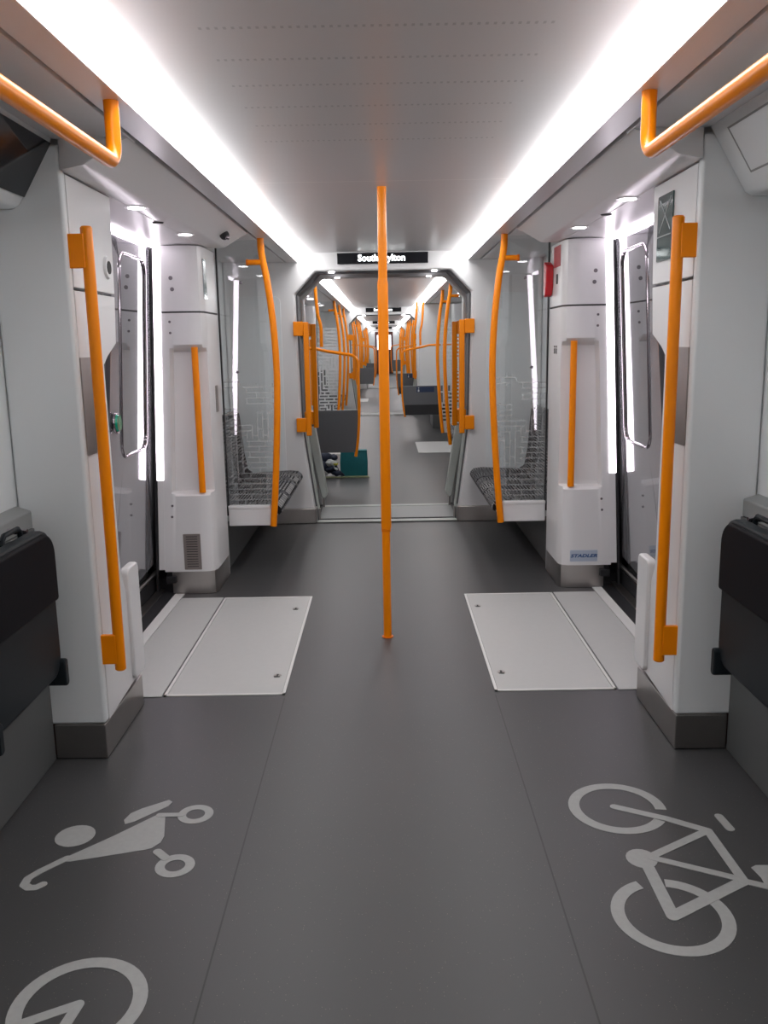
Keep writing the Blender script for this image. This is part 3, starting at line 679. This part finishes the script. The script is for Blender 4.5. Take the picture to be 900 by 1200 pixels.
# ------------------------------------------------------------------ carriages beyond the gangway
def modesty(s, y, label, sticker, rail_out=.70):
    t = thing('modesty_panel', label, 'partition', (s*.5,y,.3), 'modesty panels')
    link('panel', MB().prism([(s*.285,.755),(s*.27,.60),(s*.30,.315),(s*1.22,.315),(s*1.22,.755)], 'y', y-.012, y+.012), 'darkpanel', t, .004)
    p = smooth_path([(s*.315,y,.27),(s*.285,y,.50),(s*.27,y,.80),(s*.275,y,1.20),(s*.285,y,1.27),(s*.33,y,1.312)],5)+[Vector((s*.60,y,1.36)),Vector((s*rail_out,y,1.385)),Vector((s*1.2,y,1.40))]
    link('rail', MB().tube(p, .0165, 12), 'orange', t)
    if sticker:
        link('dark_footing', MB().box((s*.315,y-.02,.30),(s*1.2,y-.0125,.46)), 'black', t)
        st = link('notice', MB().box((s*.50,y-.016,.655),(s*.78,y-.0125,.74)), 'bluelabel', t)
        q = MB().disc((s*.535,y-.0175,.722), (0,1,0), .009, .001, 12).prism([(s*.527,.70),(s*.541,.70),(s*.548,.672),(s*.540,.664),(s*.522,.664),(s*.520,.678)], 'y', y-.0175, y-.0165)
        link('pictogram', q, 'whitecloth', st)
    return t
def riser(s, x, y, z0, lab):
    g = thing('straight_grab_pole', lab, 'grab pole', (s*x,y,z0), 'slim grab poles')
    link('pole', MB().tube(smooth_path([(s*x,y,z0),(s*x,y,z0+.2),(s*(x+.03),y,1.75),(s*(x+.05),y,2.05)],5), .0175, 10), 'orange', g)

modesty(-1, 9.05, 'dark grey modesty panel with orange rail on the left beyond the gangway', False)
riser(-1, .64, 9.05, 1.40, 'slim orange pole rising from the rail of the left modesty panel')
modesty(1, 13.9, 'dark grey modesty panel with notice sticker on the right beyond the gangway', True)
riser(1, .47, 13.9, 1.37, 'inner of two slim orange poles above the right modesty panel')
riser(1, .57, 13.9, 1.385, 'outer of two slim orange poles above the right modesty panel')
# transverse seat backs by the modesty panels
def transverse(s, y, lab):
    t = thing('double_seat', lab, 'seat', (s*.8,y,0), 'transverse double seats')
    for a in (.36,.80):
        link('seat_cushion', MB().box((s*a,y,.36),(s*(a+.42),y+.43,.45)), 'fabric', t, .02)
        link('backrest', MB().prism([(y+.42,.44),(y+.47,1.0),(y+.53,1.0),(y+.50,.44)], 'x', s*a, s*(a+.42)), 'fabric', t, .02)
    link('support', MB().box((s*.9,y+.05,0),(s*1.2,y+.45,.36)), 'lower', t)
ec = thing('equipment_cabinet', 'tall plain grey equipment cabinet behind the right modesty panel', 'cabinet', (.9,15.,0))
link('body', MB().box((.57,14.56,.5),(1.236,15.6,2.045)), 'panel_grey', ec, .02)
link('plinth', MB().box((.80,14.7,.002),(1.236,15.6,.5)), 'lower', ec, .01)
bench(1, 7.86, 10.75, 6, 'long patterned bench on the right just beyond the gangway', .085)
bench(-1, 7.86, 8.9, 2, 'short patterned bench on the left just beyond the gangway', .085)
screen(1, 10.95, 'glass draught screen on the right in the second carriage, before its door', 'curved orange pole on the right in the second carriage, before its door', 'glass_far')
curved(1, 9.62, 'curved orange pole in front of the long right bench beyond the gangway')
for s in (-1,1):
    t = thing('floor_hatch', 'pale floor hatch on the %s in the second carriage doorway' % SIDE[s], 'hatch', (s*.7,12.05,0), 'floor hatches')
    link('panel', MB().box((s*.43,11.4,.0005),(s*1.0,12.68,.004)), 'hatch', t)
    for yy_, nm in ((11.02,'near'),(12.85,'far')):
        pillar(s, yy_, False, 'at the %s side of the %s doorway in the second carriage' % (nm, SIDE[s]), .3)
    o = link('door_leaf', MB().box((s*1.225,11.34,.1),(s*1.238,12.84,2.0)), 'door'); tag(o, 'glossy grey %s door in the second carriage' % SIDE[s], 'door', 'second carriage doors')
    for j, yy_ in enumerate((11.75,12.5)):
        o = link('vestibule_downlight', MB().disc((s*1.02,yy_,2.052), (0,0,-1), .04, .006, 16), 'spot'); tag(o, 'round %s downlight in the %s doorway of the second carriage' % (['near','far'][j], SIDE[s]), 'light', 'vestibule downlights')
screen(-1, 13.2, 'maze-etched draught screen on the left in the second carriage, beyond its door', 'curved orange pole with side stub on the left in the second carriage', 'glass_far')
curved(-1, 14.6, 'curved orange pole on the left in the second carriage, middle of three')
curved(-1, 16.1, 'curved orange pole on the left in the second carriage, nearest the second gangway')
bench(-1, 13.25, 17.4, 8, 'long patterned bench on the left in the second carriage', .085)
bench(1, 15.65, 17.4, 3, 'patterned bench on the right before the second gangway', .085)
# third and fourth carriages, seen very small down the aisle
ORD = {2:'third',3:'fourth'}
for k in (1,2):
    y0 = PORT[k]+.86; C = ORD[k+1]
    for s in (-1,1):
        S = SIDE[s]
        for j, dy_ in enumerate((1.4,3.0,5.4,7.0,8.6)):
            curved(s, y0+dy_, 'curved orange pole on the %s in the %s carriage, number %s from the gangway' % (S, C, ['one','two','three','four','five'][j]), .31)
        bench(s, y0+1.45, y0+2.9, 2, 'patterned bench at the near end of the %s carriage on the %s' % (C, S), .085)
        bench(s, y0+6.35, y0+9.6, 2, 'patterned bench at the far end of the %s carriage on the %s' % (C, S), .085)
        o = link('floor_hatch', MB().box((s*.43,y0+3.4,.0005),(s*1.0,y0+4.7,.004)), 'hatch'); tag(o, 'pale floor hatch on the %s in the %s carriage doorway' % (S, C), 'hatch', 'floor hatches')
        pillar(s, y0+3.0, False, 'at the near side of the %s doorway in the %s carriage' % (S, C), .3)
        pillar(s, y0+4.9, False, 'at the far side of the %s doorway in the %s carriage' % (S, C), .3)
    modesty(-1 if k == 1 else 1, y0+6.2, 'small dark modesty panel far down the aisle in the %s carriage, at left' % C if k == 1 else 'small dark modesty panel far down the aisle in the %s carriage, at right' % C, False)
    modesty(1 if k == 1 else -1, y0+1.3, 'small dark modesty panel just inside the %s carriage, at right' % C if k == 1 else 'small dark modesty panel just inside the %s carriage, at left' % C, k == 1)
cd = thing('cab_door', 'dark red cab door with lit window at the far end of the train', 'door', (0,YE-.03,0))
link('leaf', MB().box((-.42,YE-.03,.0),(.42,YE-.001,1.95)), 'darkred', cd, .005)
link('window', MB().box((-.33,YE-.04,1.12),(.33,YE-.031,1.8)), 'winlit', cd)

for o in bpy.data.objects:
    if '_o' in o: del o['_o']

# ------------------------------------------------------------------ world, camera, colour
w = bpy.data.worlds.new('World'); scn.world = w; w.use_nodes = True
w.node_tree.nodes['Background'].inputs[0].default_value = (.5,.5,.55,1); w.node_tree.nodes['Background'].inputs[1].default_value = .02
cam = bpy.data.cameras.new('camera'); co = bpy.data.objects.new('camera', cam); col.objects.link(co); scn.camera = co
F, HZ, VX = 1020., 402., 450.
cam.sensor_fit = 'VERTICAL'; cam.sensor_height = 36.; cam.sensor_width = 27.; cam.lens = F/1200*36; cam.clip_start = .02; cam.clip_end = 200
p = math.atan((600-HZ)/F); r = math.radians(1.0); yaw = -.003388
fw = Vector((0,math.cos(p),-math.sin(p))); up = Vector((0,math.sin(p),math.cos(p))); X_ = Vector((1,0,0))
R0 = X_*math.cos(r)-up*math.sin(r); R1 = X_*math.sin(r)+up*math.cos(r)
rz = Matrix(((math.cos(yaw),math.sin(yaw),0),(-math.sin(yaw),math.cos(yaw),0),(0,0,1)))
R0, R1, fw = rz@R0, rz@R1, rz@fw
mw = Matrix((R0, R1, -fw)).transposed().to_4x4(); mw.translation = (0,0,1.43); co.matrix_world = mw
vs = scn.view_settings; vs.view_transform = 'Standard'; vs.look = 'None'; vs.gamma = 1; vs.use_curve_mapping = False; vs.exposure = 0.
